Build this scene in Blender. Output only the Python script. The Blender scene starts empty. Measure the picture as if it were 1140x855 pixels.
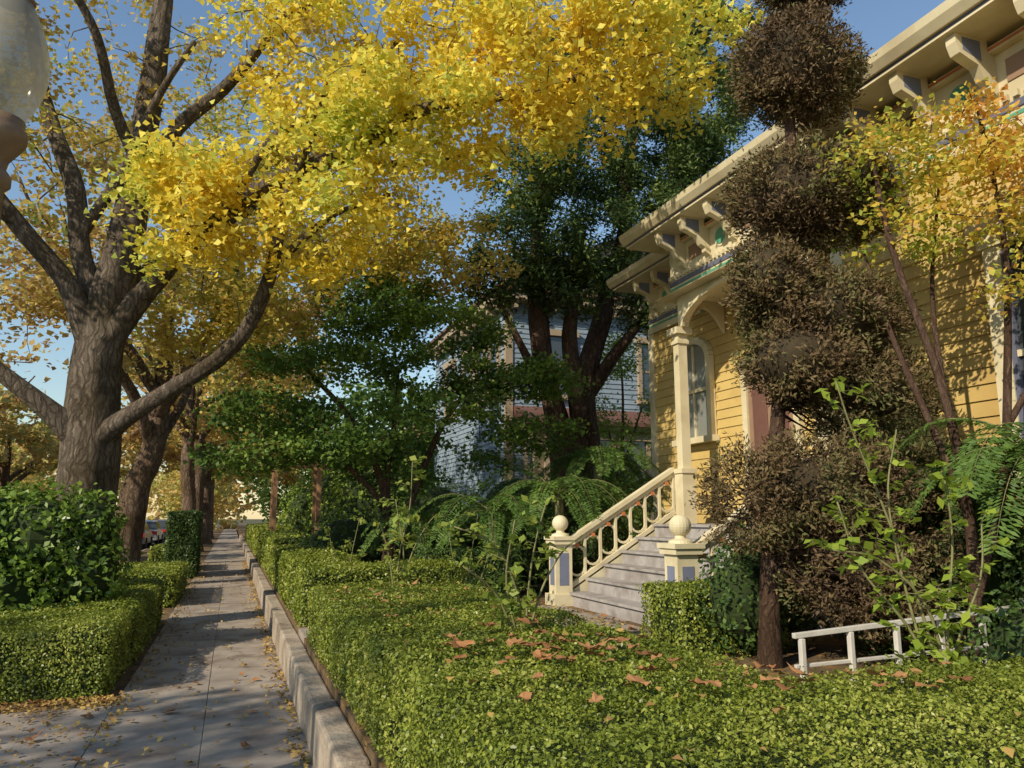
import bpy, math, random
import numpy as np
from mathutils import Vector, Matrix
random.seed(7)
R = np.random.default_rng(7)
scene = bpy.context.scene
COL = scene.collection

# ------------------------------------------------------------------ materials
def new_mat(name):
    m = bpy.data.materials.new(name); m.use_nodes = True
    nt = m.node_tree; nt.nodes.clear()
    out = nt.nodes.new('ShaderNodeOutputMaterial')
    return m, nt, out
def ramp(nt, cols):
    r = nt.nodes.new('ShaderNodeValToRGB'); e = r.color_ramp.elements
    n = len(cols)
    e[0].color = (*cols[0], 1); e[0].position = 0
    e[1].color = (*cols[-1], 1); e[1].position = 1
    for i in range(1, n-1):
        k = e.new(i/(n-1)); k.color = (*cols[i], 1)
    return r
def leaf_mat(name, cols, transl=0.4, nscale=0.6, rough=0.5, nw=0.5, spec=0.3):
    m, nt, out = new_mat(name); N = nt.nodes.new; L = nt.links.new
    at = N('ShaderNodeAttribute'); at.attribute_name = 'rnd'
    geo = N('ShaderNodeNewGeometry')
    nz = N('ShaderNodeTexNoise'); nz.inputs['Scale'].default_value = nscale; nz.inputs['Detail'].default_value = 3
    L(geo.outputs['Position'], nz.inputs['Vector'])
    mr = N('ShaderNodeMapRange'); mr.inputs['From Min'].default_value = .3; mr.inputs['From Max'].default_value = .7
    L(nz.outputs['Fac'], mr.inputs['Value'])
    mx = N('ShaderNodeMix'); mx.inputs['Factor'].default_value = nw
    L(at.outputs['Fac'], mx.inputs['A']); L(mr.outputs['Result'], mx.inputs['B'])
    rp = ramp(nt, cols); L(mx.outputs['Result'], rp.inputs['Fac'])
    p = N('ShaderNodeBsdfPrincipled'); p.inputs['Roughness'].default_value = rough
    p.inputs['Specular IOR Level'].default_value = spec
    L(rp.outputs['Color'], p.inputs['Base Color'])
    if transl:
        t = N('ShaderNodeBsdfTranslucent')
        L(rp.outputs['Color'], t.inputs['Color'])
        ms = N('ShaderNodeMixShader'); ms.inputs[0].default_value = transl
        L(p.outputs[0], ms.inputs[1]); L(t.outputs[0], ms.inputs[2]); L(ms.outputs[0], out.inputs['Surface'])
    else: L(p.outputs[0], out.inputs['Surface'])
    return m
def surf_mat(name, cols, scale=3.0, rough=0.8, bump=0.2, bscale=None, stretch=(1,1,1), detail=8, spec=0.3, dist=0.02, metallic=0, speck=None):
    m, nt, out = new_mat(name); N = nt.nodes.new; L = nt.links.new
    geo = N('ShaderNodeNewGeometry')
    mp = N('ShaderNodeMapping'); mp.inputs['Scale'].default_value = stretch
    L(geo.outputs['Position'], mp.inputs['Vector'])
    nz = N('ShaderNodeTexNoise'); nz.inputs['Scale'].default_value = scale; nz.inputs['Detail'].default_value = detail
    nz.inputs['Roughness'].default_value = .65
    L(mp.outputs[0], nz.inputs['Vector'])
    mr = N('ShaderNodeMapRange'); mr.inputs['From Min'].default_value = .28; mr.inputs['From Max'].default_value = .72
    L(nz.outputs['Fac'], mr.inputs['Value'])
    rp = ramp(nt, cols); L(mr.outputs['Result'], rp.inputs['Fac'])
    p = N('ShaderNodeBsdfPrincipled'); p.inputs['Roughness'].default_value = rough
    p.inputs['Specular IOR Level'].default_value = spec; p.inputs['Metallic'].default_value = metallic
    col = rp.outputs['Color']
    if speck:
        v = N('ShaderNodeTexNoise'); v.inputs['Scale'].default_value = speck[0]; v.inputs['Detail'].default_value = 4
        L(geo.outputs['Position'], v.inputs['Vector'])
        m2 = N('ShaderNodeMapRange'); m2.inputs['From Min'].default_value = .5; m2.inputs['From Max'].default_value = .68
        L(v.outputs['Fac'], m2.inputs['Value'])
        mm = N('ShaderNodeMix'); mm.data_type = 'RGBA'
        L(m2.outputs['Result'], mm.inputs['Factor']); L(col, mm.inputs['A']); mm.inputs['B'].default_value = (*speck[1], 1)
        col = mm.outputs['Result']
    L(col, p.inputs['Base Color'])
    if bump:
        n2 = N('ShaderNodeTexNoise'); n2.inputs['Scale'].default_value = bscale or scale*4; n2.inputs['Detail'].default_value = 6
        L(mp.outputs[0], n2.inputs['Vector'])
        b = N('ShaderNodeBump'); b.inputs['Strength'].default_value = bump; b.inputs['Distance'].default_value = dist
        L(n2.outputs['Fac'], b.inputs['Height']); L(b.outputs[0], p.inputs['Normal'])
    L(p.outputs[0], out.inputs['Surface'])
    return m
def bark_mat(name, cols, scale=9., zs=.22, dist=.05, patch=None):
    m, nt, out = new_mat(name); N = nt.nodes.new; L = nt.links.new
    geo = N('ShaderNodeNewGeometry')
    wn = N('ShaderNodeTexNoise'); wn.inputs['Scale'].default_value = 3.2; wn.inputs['Detail'].default_value = 5
    L(geo.outputs['Position'], wn.inputs['Vector'])
    va = N('ShaderNodeVectorMath'); va.operation = 'MULTIPLY_ADD'; va.inputs[1].default_value = (.26, .26, .26)
    L(wn.outputs['Color'], va.inputs[0]); L(geo.outputs['Position'], va.inputs[2])
    mp = N('ShaderNodeMapping'); mp.inputs['Scale'].default_value = (1, 1, zs); L(va.outputs[0], mp.inputs['Vector'])
    vo = N('ShaderNodeTexVoronoi'); vo.feature = 'DISTANCE_TO_EDGE'; vo.inputs['Scale'].default_value = scale
    L(mp.outputs[0], vo.inputs['Vector'])
    mr = N('ShaderNodeMapRange'); mr.inputs['From Min'].default_value = -.08; mr.inputs['From Max'].default_value = .2
    L(vo.outputs['Distance'], mr.inputs['Value'])
    fn = N('ShaderNodeTexNoise'); fn.inputs['Scale'].default_value = scale*2.6; fn.inputs['Detail'].default_value = 9; fn.inputs['Roughness'].default_value = .78
    L(mp.outputs[0], fn.inputs['Vector'])
    f2 = N('ShaderNodeMapRange'); f2.inputs['From Min'].default_value = .25; f2.inputs['From Max'].default_value = .75; L(fn.outputs['Fac'], f2.inputs['Value'])
    mu = N('ShaderNodeMath'); mu.operation = 'MULTIPLY'; L(mr.outputs['Result'], mu.inputs[0]); L(f2.outputs['Result'], mu.inputs[1])
    ml = N('ShaderNodeMath'); ml.operation = 'MULTIPLY'; ml.inputs[1].default_value = 1.5; L(mu.outputs[0], ml.inputs[0]); ml.use_clamp = True
    rp = ramp(nt, cols); L(ml.outputs[0], rp.inputs['Fac'])
    bn = N('ShaderNodeTexNoise'); bn.inputs['Scale'].default_value = 1.3; bn.inputs['Detail'].default_value = 4; L(geo.outputs['Position'], bn.inputs['Vector'])
    b2 = N('ShaderNodeMapRange'); b2.inputs['From Min'].default_value = .45; b2.inputs['From Max'].default_value = .65; L(bn.outputs['Fac'], b2.inputs['Value'])
    mm = N('ShaderNodeMix'); mm.data_type = 'RGBA'; mm.blend_type = 'MULTIPLY'
    L(b2.outputs['Result'], mm.inputs['Factor']); L(rp.outputs['Color'], mm.inputs['A']); mm.inputs['B'].default_value = (*(patch or (.66,.64,.54)), 1)
    p = N('ShaderNodeBsdfPrincipled'); p.inputs['Roughness'].default_value = .92; p.inputs['Specular IOR Level'].default_value = .15
    L(mm.outputs['Result'], p.inputs['Base Color'])
    b = N('ShaderNodeBump'); b.inputs['Strength'].default_value = .9; b.inputs['Distance'].default_value = dist
    L(ml.outputs[0], b.inputs['Height']); L(b.outputs[0], p.inputs['Normal'])
    L(p.outputs[0], out.inputs['Surface'])
    return m
def c(*a): return tuple(a)
def shades(b, v=.15):
    return [tuple(x*(1-v) for x in b), b, tuple(min(1, x*(1+v)) for x in b)]

M = {}
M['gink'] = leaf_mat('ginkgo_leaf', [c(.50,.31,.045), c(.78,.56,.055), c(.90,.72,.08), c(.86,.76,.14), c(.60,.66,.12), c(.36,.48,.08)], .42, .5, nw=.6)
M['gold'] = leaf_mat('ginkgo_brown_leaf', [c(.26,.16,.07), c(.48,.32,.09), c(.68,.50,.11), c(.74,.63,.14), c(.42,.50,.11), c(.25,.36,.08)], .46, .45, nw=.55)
M['tan'] = leaf_mat('autumn_tan_leaf', [c(.24,.14,.07), c(.42,.26,.11), c(.58,.40,.13), c(.60,.49,.14), c(.34,.38,.11), c(.20,.28,.08)], .44, .35)
M['orange'] = leaf_mat('autumn_orange_leaf', [c(.42,.21,.07), c(.58,.33,.10), c(.64,.45,.12), c(.56,.50,.12), c(.26,.34,.08), c(.18,.26,.06)], .44, .5)
M['jmap'] = leaf_mat('turning_maple_leaf', [c(.60,.26,.07), c(.74,.42,.09), c(.78,.60,.10), c(.55,.58,.10), c(.30,.44,.08), c(.22,.36,.06)], .5, .9, nw=.6)
M['maple'] = leaf_mat('green_maple_leaf', [c(.055,.11,.03), c(.095,.175,.035), c(.17,.27,.05), c(.33,.42,.08)], .44, .8)
M['dark'] = leaf_mat('dark_conifer_spray', [c(.035,.068,.025), c(.065,.115,.035), c(.14,.20,.048), c(.26,.32,.07)], 0.25, .9, .6)
M['shrub'] = leaf_mat('shrub_leaf', [c(.035,.07,.02), c(.065,.12,.03), c(.13,.195,.045)], .22, 1.0, .4)
M['bush'] = leaf_mat('bush_leaf', [c(.06,.11,.02), c(.11,.19,.03), c(.20,.31,.04), c(.34,.43,.07)], .35, 1.2, .35, spec=.45)
M['hedge'] = leaf_mat('boxwood_leaf', [c(.085,.115,.018), c(.16,.21,.028), c(.30,.35,.05), c(.54,.54,.14)], .3, 1.8, .4, .45, spec=.4)
M['cyp'] = leaf_mat('brown_cypress_spray', [c(.065,.042,.026), c(.12,.078,.04), c(.165,.115,.052), c(.13,.13,.045), c(.07,.11,.032)], 0.12, 1.5, .7, .6)
M['fern'] = leaf_mat('fern_pinna', [c(.06,.12,.03), c(.11,.20,.04), c(.22,.33,.07)], .4, 1.0)
M['lime'] = leaf_mat('bright_leaf', [c(.16,.26,.04), c(.28,.40,.05), c(.44,.52,.08)], .45, 1.0)
M['rose'] = leaf_mat('rose_leaf', [c(.14,.22,.05), c(.26,.35,.06), c(.46,.46,.11)], .45, 1.0)
M['dead'] = leaf_mat('fallen_leaf', [c(.15,.07,.035), c(.28,.13,.055), c(.40,.21,.09), c(.36,.14,.05)], .1, 2.0, .6)
M['litter'] = leaf_mat('fallen_small_leaf', [c(.20,.11,.05), c(.34,.20,.07), c(.52,.37,.10), c(.28,.14,.05)], .1, 2.0, .6)
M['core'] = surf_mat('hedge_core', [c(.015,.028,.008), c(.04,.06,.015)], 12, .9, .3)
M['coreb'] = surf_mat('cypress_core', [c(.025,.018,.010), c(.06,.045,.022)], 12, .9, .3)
M['bark'] = bark_mat('grey_bark', [c(.04,.03,.022), c(.115,.09,.068), c(.21,.17,.13), c(.32,.265,.21)], 11, .2, .04)
M['bark2'] = bark_mat('brown_bark', [c(.045,.03,.022), c(.12,.08,.058), c(.20,.14,.10), c(.30,.22,.16)], 10, .2, .03)
M['barkd'] = bark_mat('red_brown_bark', [c(.035,.022,.016), c(.095,.058,.043), c(.16,.10,.073), c(.23,.155,.11)], 14, .12, .025)
M['stem'] = surf_mat('green_stem', [c(.12,.13,.05), c(.24,.22,.10)], 20, .6, 0)
M['walk'] = surf_mat('concrete_paving', [c(.22,.185,.155), c(.32,.275,.23), c(.41,.36,.30)], 1.7, .9, .4, 60, dist=.006, speck=(2.2, c(.19,.15,.12)))
M['stone'] = surf_mat('wall_stone', [c(.24,.20,.155), c(.37,.31,.24), c(.47,.40,.31)], 4, .9, .8, 26, dist=.018, speck=(1.9, c(.19,.15,.115)))
M['soil'] = surf_mat('garden_soil', [c(.06,.04,.025), c(.13,.09,.05), c(.18,.13,.07)], 6, 1, .6, 30, speck=(9, c(.25,.14,.05)))
M['asph'] = surf_mat('asphalt', [c(.045,.045,.047), c(.07,.07,.07)], 8, .9, .3, 80, dist=.004)
M['grd'] = surf_mat('ground_cover', [c(.06,.06,.025), c(.10,.09,.04), c(.14,.11,.05)], 1, 1, .3)
M['line'] = surf_mat('road_paint', shades(c(.7,.68,.6)), 10, .8, 0)
M['yel'] = surf_mat('yellow_clapboard_paint', [c(.47,.33,.115), c(.56,.41,.15), c(.60,.45,.17)], 1.5, .6, .15, 40, dist=.002, speck=(1.1, c(.45,.31,.11)))
M['cream'] = surf_mat('cream_trim_paint', [c(.53,.46,.29), c(.65,.58,.39), c(.70,.63,.44)], 2, .55, .1, 40, dist=.002, speck=(1.7, c(.52,.45,.29)))
M['blueb'] = surf_mat('slate_blue_paint', shades(c(.12,.13,.19)), 4, .6, 0)
M['viol'] = surf_mat('blue_grey_panel_paint', shades(c(.17,.19,.27)), 4, .6, 0)
M['brown'] = surf_mat('brown_panel_paint', shades(c(.28,.18,.12)), 4, .6, 0)
M['green'] = surf_mat('green_medallion_paint', shades(c(.10,.33,.22)), 4, .5, 0)
M['redp'] = surf_mat('terracotta_paint', shades(c(.50,.17,.06)), 4, .5, 0)
M['step'] = surf_mat('painted_step', [c(.25,.23,.22), c(.34,.32,.31), c(.40,.38,.36)], 5, .7, .2, speck=(3, c(.22,.19,.17)))
M['roof'] = surf_mat('roof_shingle', shades(c(.08,.075,.07), .3), 8, .9, .4)
M['bh'] = surf_mat('blue_grey_clapboard', shades(c(.23,.30,.37)), 2, .6, 0)
M['maroon'] = surf_mat('maroon_trim', shades(c(.15,.075,.06)), 2, .6, 0)
M['tanp'] = surf_mat('tan_trim', shades(c(.36,.28,.19)), 2, .6, 0)
M['teal'] = surf_mat('teal_paint', shades(c(.10,.40,.36)), 2, .6, 0)
M['wood'] = surf_mat('timber', [c(.26,.14,.07), c(.40,.23,.12)], 5, .7, .2)
M['white'] = surf_mat('white_paint', shades(c(.55,.53,.47), .15), 8, .5, 0)
M['iron'] = surf_mat('lamp_metal', [c(.14,.09,.05), c(.24,.165,.10)], 10, .5, .1, spec=.5)
M['rubber'] = surf_mat('tyre_rubber', shades(c(.03,.03,.03)), 10, .8, 0)
def glass_mat(name, col, rough=.08, spec=.8):
    m, nt, out = new_mat(name); p = nt.nodes.new('ShaderNodeBsdfPrincipled')
    p.inputs['Base Color'].default_value = (*col, 1); p.inputs['Roughness'].default_value = rough
    p.inputs['Specular IOR Level'].default_value = spec
    nt.links.new(p.outputs[0], out.inputs[0]); return m
M['glass'] = glass_mat('window_glass', c(.05,.06,.065))
M['curt'] = glass_mat('curtained_glass', c(.20,.21,.19), .12)
M['paint_silver'] = glass_mat('silver_car_paint', c(.45,.46,.48), .25)
M['paint_dark'] = glass_mat('dark_car_paint', c(.05,.06,.09), .2)
M['paint_white'] = glass_mat('white_car_paint', c(.7,.7,.7), .25)
M['tail'] = glass_mat('tail_light', c(.6,.02,.02), .2)
m, nt, out = new_mat('frosted_lamp_glass')
p = nt.nodes.new('ShaderNodeBsdfPrincipled'); p.inputs['Base Color'].default_value = (.42,.41,.36,1); p.inputs['Roughness'].default_value = .12
t = nt.nodes.new('ShaderNodeBsdfTranslucent'); t.inputs['Color'].default_value = (.42,.40,.33,1)
tp = nt.nodes.new('ShaderNodeBsdfTransparent'); tp.inputs['Color'].default_value = (.85,.85,.8,1)
ms = nt.nodes.new('ShaderNodeMixShader'); ms.inputs[0].default_value = .4
ms2 = nt.nodes.new('ShaderNodeMixShader'); ms2.inputs[0].default_value = .4
nt.links.new(p.outputs[0], ms.inputs[1]); nt.links.new(t.outputs[0], ms.inputs[2])
nt.links.new(ms.outputs[0], ms2.inputs[1]); nt.links.new(tp.outputs[0], ms2.inputs[2]); nt.links.new(ms2.outputs[0], out.inputs[0])
M['globe'] = m

# ------------------------------------------------------------------ object helpers
def empty(name, loc):
    e = bpy.data.objects.new(name, None); e.location = loc; COL.objects.link(e)
    e.empty_display_size = .3
    return e
def finish(me, name, mat, parent=None, smooth=False, center=None):
    ob = bpy.data.objects.new(name, me); COL.objects.link(ob)
    mats = mat if isinstance(mat, (list, tuple)) else [mat]
    for k in mats: me.materials.append(k)
    n = len(me.vertices)
    co = np.empty(n*3, np.float32); me.vertices.foreach_get('co', co); co = co.reshape(-1, 3)
    if parent is not None:
        cc = np.array(parent.location)
        ob.parent = parent; ob.location = (0, 0, 0)
    else:
        cc = np.array([(co[:, 0].min()+co[:, 0].max())/2, (co[:, 1].min()+co[:, 1].max())/2, co[:, 2].min()])
        ob.location = cc
    co -= cc
    me.vertices.foreach_set('co', co.ravel())
    if smooth:
        me.polygons.foreach_set('use_smooth', np.ones(len(me.polygons), bool))
    me.update()
    return ob
class MB:
    def __init__(s): s.v = []; s.f = []
    def box(s, x0, x1, y0, y1, z0, z1):
        b = len(s.v)
        s.v += [(x0,y0,z0),(x1,y0,z0),(x1,y1,z0),(x0,y1,z0),(x0,y0,z1),(x1,y0,z1),(x1,y1,z1),(x0,y1,z1)]
        s.f += [(b,b+3,b+2,b+1),(b+4,b+5,b+6,b+7),(b,b+1,b+5,b+4),(b+1,b+2,b+6,b+5),(b+2,b+3,b+7,b+6),(b+3,b,b+4,b+7)]
    def beam(s, a, b, w, h):
        a = Vector(a); b = Vector(b); d = (b-a).normalized()
        sd = d.cross(Vector((0,0,1)))
        if sd.length < .01: sd = Vector((1,0,0))
        sd.normalize(); up = sd.cross(d)
        n = len(s.v)
        for p in (a, b):
            for i, j in ((-1,-1),(1,-1),(1,1),(-1,1)):
                s.v.append(tuple(p+sd*i*w/2+up*j*h/2))
        s.f += [(n,n+1,n+2,n+3),(n+7,n+6,n+5,n+4),(n,n+4,n+5,n+1),(n+1,n+5,n+6,n+2),(n+2,n+6,n+7,n+3),(n+3,n+7,n+4,n)]
    def prism(s, poly, axis, a, b):
        n = len(s.v); k = len(poly)
        for t in (a, b):
            for p, q in poly:
                s.v.append({'y': (p, t, q), 'x': (t, p, q), 'z': (p, q, t)}[axis])
        s.f.append(tuple(range(n, n+k))); s.f.append(tuple(range(n+2*k-1, n+k-1, -1)))
        for i in range(k):
            j = (i+1) % k
            s.f.append((n+i, n+k+i, n+k+j, n+j))
    def lathe(s, cx, cy, prof, seg=20):
        n = len(s.v)
        for r, z in prof:
            for i in range(seg):
                a = 2*math.pi*i/seg; s.v.append((cx+r*math.cos(a), cy+r*math.sin(a), z))
        for k in range(len(prof)-1):
            for i in range(seg):
                j = (i+1) % seg
                s.f.append((n+k*seg+i, n+k*seg+j, n+(k+1)*seg+j, n+(k+1)*seg+i))
        s.f.append(tuple(n+i for i in reversed(range(seg)))); s.f.append(tuple(n+(len(prof)-1)*seg+i for i in range(seg)))
    def tube(s, pts, rad, seg=7, rough=0.0, flute=0.0, fl_n=7):
        n0 = len(s.v); prev = None
        pts = [Vector(p) for p in pts]
        ph = random.random()*6
        for i, p in enumerate(pts):
            d = (pts[min(i+1, len(pts)-1)]-pts[max(i-1, 0)])
            if d.length < 1e-6: d = Vector((0,0,1))
            d.normalize()
            if prev is None:
                u = d.orthogonal().normalized()
            else:
                u = (prev-d*prev.dot(d))
                if u.length < 1e-5: u = d.orthogonal()
                u.normalize()
            prev = u; w = d.cross(u)
            for k in range(seg):
                a = 2*math.pi*k/seg
                r = rad[i]*(1+rough*math.sin(2*a+p.z*2.3+ph)*.9+rough*math.sin(3*a-p.z*3.7+ph*2)*.6+rough*random.uniform(-.4,.4)+flute*math.sin(fl_n*a+ph+p.z*.7))
                s.v.append(tuple(p+(u*math.cos(a)+w*math.sin(a))*r))
        for i in range(len(pts)-1):
            for k in range(seg):
                j = (k+1) % seg
                s.f.append((n0+i*seg+k, n0+i*seg+j, n0+(i+1)*seg+j, n0+(i+1)*seg+k))
        e = n0+(len(pts)-1)*seg
        s.f.append(tuple(e+k for k in range(seg)))
    def blob(s, b, k=.72, seg=12):
        prof = [(max(.001, b[3]*k*math.sin(t)), b[2]-b[5]*k*math.cos(t)) for t in np.linspace(.02, math.pi-.02, 9)]
        k0 = len(s.v); s.lathe(b[0], b[1], prof, seg)
        for q in range(k0, len(s.v)):
            x, y, z = s.v[q]; s.v[q] = (x, b[1]+(y-b[1])*b[4]/b[3], z)
    def obj(s, name, mat, parent=None, smooth=False, bevel=0):
        me = bpy.data.meshes.new(name); me.from_pydata(s.v, [], s.f); me.update()
        ob = finish(me, name, mat, parent, smooth)
        if bevel:
            bv = ob.modifiers.new('bevel', 'BEVEL'); bv.width = bevel; bv.segments = 2; bv.limit_method = 'ANGLE'
        return ob
def nrm(a): return a/np.maximum(np.linalg.norm(a, axis=1, keepdims=True), 1e-9)
def leaf_mesh(name, P, N, size, aspect, mat, parent=None, spread=.6, fold=.12, direct=None, mid=.5, dspread=.5, bias=0):
    n = len(P); P = np.asarray(P, float)
    if N is None: N = R.normal(size=(n, 3))
    N = nrm(nrm(np.asarray(N, float)) + spread*R.normal(size=(n, 3))*.8)
    A = R.normal(size=(n, 3)) if direct is None else nrm(np.asarray(direct, float))+dspread*R.normal(size=(n, 3))
    A = nrm(A-(A*N).sum(1, keepdims=True)*N); B = np.cross(N, A)
    Ls = size*R.uniform(.65, 1.3, (n, 1)); W = Ls*aspect*R.uniform(.8, 1.2, (n, 1))
    P0 = P-A*Ls*.4
    V = np.empty((n, 4, 3), np.float32)
    V[:, 0] = P0; V[:, 1] = P0+A*Ls*mid+B*W*.5+N*fold*Ls; V[:, 2] = P0+A*Ls; V[:, 3] = P0+A*Ls*mid-B*W*.5+N*fold*Ls
    me = bpy.data.meshes.new(name)
    me.vertices.add(4*n); me.loops.add(4*n); me.polygons.add(n)
    me.vertices.foreach_set('co', V.ravel())
    me.loops.foreach_set('vertex_index', np.arange(4*n, dtype=np.int32))
    me.polygons.foreach_set('loop_start', np.arange(0, 4*n, 4, dtype=np.int32))
    me.update(calc_edges=True)
    at = me.attributes.new('rnd', 'FLOAT', 'POINT')
    rv = np.clip(R.uniform(0, 1, n)+bias, 0, 1)
    at.data.foreach_set('value', np.repeat(rv, 4).astype(np.float32))
    return finish(me, name, mat, parent)
def noise3(P, s, ph=0):
    x, y, z = P[:, 0]*s+ph, P[:, 1]*s+ph*1.7, P[:, 2]*s-ph
    return (np.sin(x*1.7+np.sin(y*1.3)*1.5)+np.sin(y*2.1+np.sin(z*1.9)*1.4+1)+np.sin(z*1.8+x*.9+2))/3

# ------------------------------------------------------------------ trees
def catmull(pts, step=.3):
    pts = [np.array(p, float) for p in pts]
    if len(pts) == 2: pts = [pts[0], (pts[0]+pts[1])/2, pts[1]]
    ext = [2*pts[0]-pts[1]]+pts+[2*pts[-1]-pts[-2]]
    o = []
    for i in range(1, len(ext)-2):
        p0, p1, p2, p3 = ext[i-1:i+3]; L = np.linalg.norm((p2-p1)[:3]); k = max(1, int(L/step))
        for j in range(k):
            t = j/k
            o.append(.5*((2*p1)+(-p0+p2)*t+(2*p0-5*p1+4*p2-p3)*t*t+(-p0+3*p1-3*p2+p3)*t**3))
    o.append(ext[-2]); return o
def make_tree(name, limbs, blobs, ntar, lper, lsize, lmat, bmat, aspect=.9, mid=.75, spread_r=.3, shell=.5,
              tipr=.006, seg0=16, flute=.05, droop=0, start_h=.0, zflat=.6, maxseg=5, alt=None, altset=(), wob=.0, fold=.1):
    base = limbs[0][0]
    par = empty(name, (base[0], base[1], base[2]))
    mb = MB(); nodes = []
    for li, l in enumerate(limbs):
        q = catmull(l, .25)
        if wob and li:
            ph = random.random()*6
            for i, a in enumerate(q):
                f = min(1, i/4)*wob; a[0] += f*math.sin(i*.55+ph); a[1] += f*math.cos(i*.43+ph*2); a[2] += f*math.sin(i*.7+ph*3)*.8
        big = q[0][3] > .12
        mb.tube([tuple(a[:3]) for a in q], [a[3] for a in q], seg0 if big else 8, .06 if big else .04, flute if big else 0)
        for a in q:
            if li > 0 or a[2] > start_h: nodes.append(a[:3])
    nodes = np.array(nodes)
    w = np.array([b[6] if len(b) > 6 else b[3]*b[4]*b[5] for b in blobs], float); w /= w.sum()
    idx = R.choice(len(blobs), ntar, p=w); T = []
    for i in idx:
        b = blobs[i]; d = R.normal(size=3); d /= np.linalg.norm(d)
        r = R.uniform(0, 1)**(1/(3+3*shell))
        T.append(np.array(b[:3])+d*r*np.array(b[3:6]))
    T = np.array(T)
    dist = np.array([np.min(np.linalg.norm(nodes-t, axis=1)) for t in T])
    o = np.argsort(dist); T = T[o]; idx = idx[o]
    LP = [[], []]
    for t, bi in zip(T, idx):
        dd = np.linalg.norm(nodes-t, axis=1); k = int(np.argmin(dd)); a = nodes[k]; D = dd[k]
        ns = max(2, int(D/.35)+1)
        side = R.normal(size=3)*D*.12; side[2] += D*.10
        path = [a+(t-a)*s+side*math.sin(math.pi*s) for s in np.linspace(0, 1, ns+1)]
        r0 = min(.05, tipr+.009*D)
        mb.tube([tuple(p) for p in path], [r0+(tipr*.6-r0)*s for s in np.linspace(0, 1, ns+1)], maxseg if D > .6 else 3)
        nodes = np.vstack([nodes, np.array(path[1:])])
        n_ = int(lper*random.choice([.4, .8, 1.2, 1.6]))
        s = R.uniform(.25, 1.1, n_) if D > .8 else R.uniform(0, 1.1, n_)
        pp = a+(t-a)*s[:, None]+R.normal(size=(n_, 3))*spread_r*np.array([1, 1, zflat])
        pp[:, 2] -= droop*R.uniform(0, 1, n_)**2*1.6
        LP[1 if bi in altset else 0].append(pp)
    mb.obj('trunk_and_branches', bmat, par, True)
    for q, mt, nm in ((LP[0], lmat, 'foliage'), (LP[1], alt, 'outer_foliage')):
        if not q: continue
        q = np.vstack(q)
        up = np.tile([0, 0, 1.], (len(q), 1))
        leaf_mesh(nm, q, up, lsize, aspect, mt, par, 1.0, fold, direct=None if not droop else np.tile([0, 0, -1.], (len(q), 1)), mid=mid, dspread=.9)
    return par

# big ginkgo by the sidewalk
T1 = [
 [(-2.0,12.5,-.1,.74),(-2.0,12.5,.5,.56),(-2.02,12.5,1.4,.45),(-1.97,12.5,2.6,.38),(-2.03,12.5,3.6,.34),(-1.93,12.5,4.6,.32),(-1.76,12.5,6.0,.24),(-1.62,12.5,8.0,.19),(-1.5,12.4,10.5,.13),(-1.3,12.2,13,.05)],
 [(-2.0,12.45,2.6,.24),(-1.62,12.25,2.95,.15),(-.90,11.9,3.35,.115),(-.15,11.5,4.1,.105),(.35,11.1,5.2,.09),(.60,10.8,6.5,.07),(1.0,10.4,8.2,.05)],
 [(-2.0,12.5,2.6,.23),(-2.65,12.3,3.2,.13),(-3.4,12.1,3.8,.105),(-4.4,11.8,4.7,.09),(-5.6,11.5,5.8,.05)],
 [(-1.95,12.4,4.1,.24),(-1.45,12.2,4.9,.16),(-.6,11.7,5.8,.135),(.8,10.8,6.7,.115),(2.6,9.6,7.3,.085),(4.3,8.7,7.6,.05)],
 [(-2.0,12.5,4.0,.24),(-2.45,12.4,4.9,.15),(-3.2,12.2,5.8,.12),(-4.3,12.0,7.2,.09),(-5.4,11.8,9,.05)],
 [(-1.95,12.5,4.5,.19),(-2.4,12.6,5.8,.14),(-3.0,12.7,7.8,.115),(-3.8,12.8,10.2,.06)],
 [(-1.75,12.5,6.2,.14),(-1.1,12.3,7.6,.11),(.1,11.8,9.2,.08),(1.8,11.2,10.6,.05)],
 [(-1.9,12.7,4.8,.15),(-1.2,13.4,6.0,.11),(0,14.4,7.4,.09),(1.4,15.3,8.6,.05)],
 [(-.6,11.7,5.8,.11),(.4,11.3,7.3,.08),(2.0,10.8,8.8,.05)],
 [(.8,10.8,6.7,.08),(1.9,10.9,6.9,.06),(3.3,10.8,7.2,.04)],
 [(-3.2,12.2,5.8,.09),(-4.2,11.4,6.2,.07),(-5.4,10.6,7.0,.04)],
 [(-1.7,12.4,7.0,.09),(-2.2,11.6,8.2,.07),(-2.9,10.8,9.6,.04)],
 [(-2.4,12.6,5.8,.09),(-1.7,12.0,7.2,.07),(-.9,11.4,8.6,.04)],
 [(.35,11.1,5.2,.07),(1.0,10.6,5.7,.05),(1.9,10.2,6.2,.03)],
]
B1 = [(-2,14.2,10.2,4.6,3.0,3.0,24),(-5.2,12,8.0,2.4,2.3,2.0,11),(1.9,10.6,8.5,2.9,2.1,1.7,19),(4.2,8.8,8.0,2.3,1.7,1.1,15),
      (.5,10.2,5.8,1.6,1.3,.9,8),(2.4,9.4,6.9,1.9,1.2,.7,9),(1.4,14.6,7.2,2.8,1.6,1.6,17),(-.9,10.9,6.1,1.0,.8,1,3),(3.2,11,10,3,2,1.6,10),(3.0,13,6.4,1.6,1.2,.8,9),(-.3,13.6,5.0,1.6,1.,.9,7),(5.2,8.3,8.3,1.4,1.0,.8,5)]
make_tree('ginkgo_tree', T1, B1, 880, 88, .082, M['gold'], M['bark'], aspect=1.15, mid=.8, spread_r=.155, droop=.22, alt=M['gink'], altset=(2,3,4,5,7,8,11), seg0=28, flute=.035, wob=.07, fold=.2)

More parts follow.
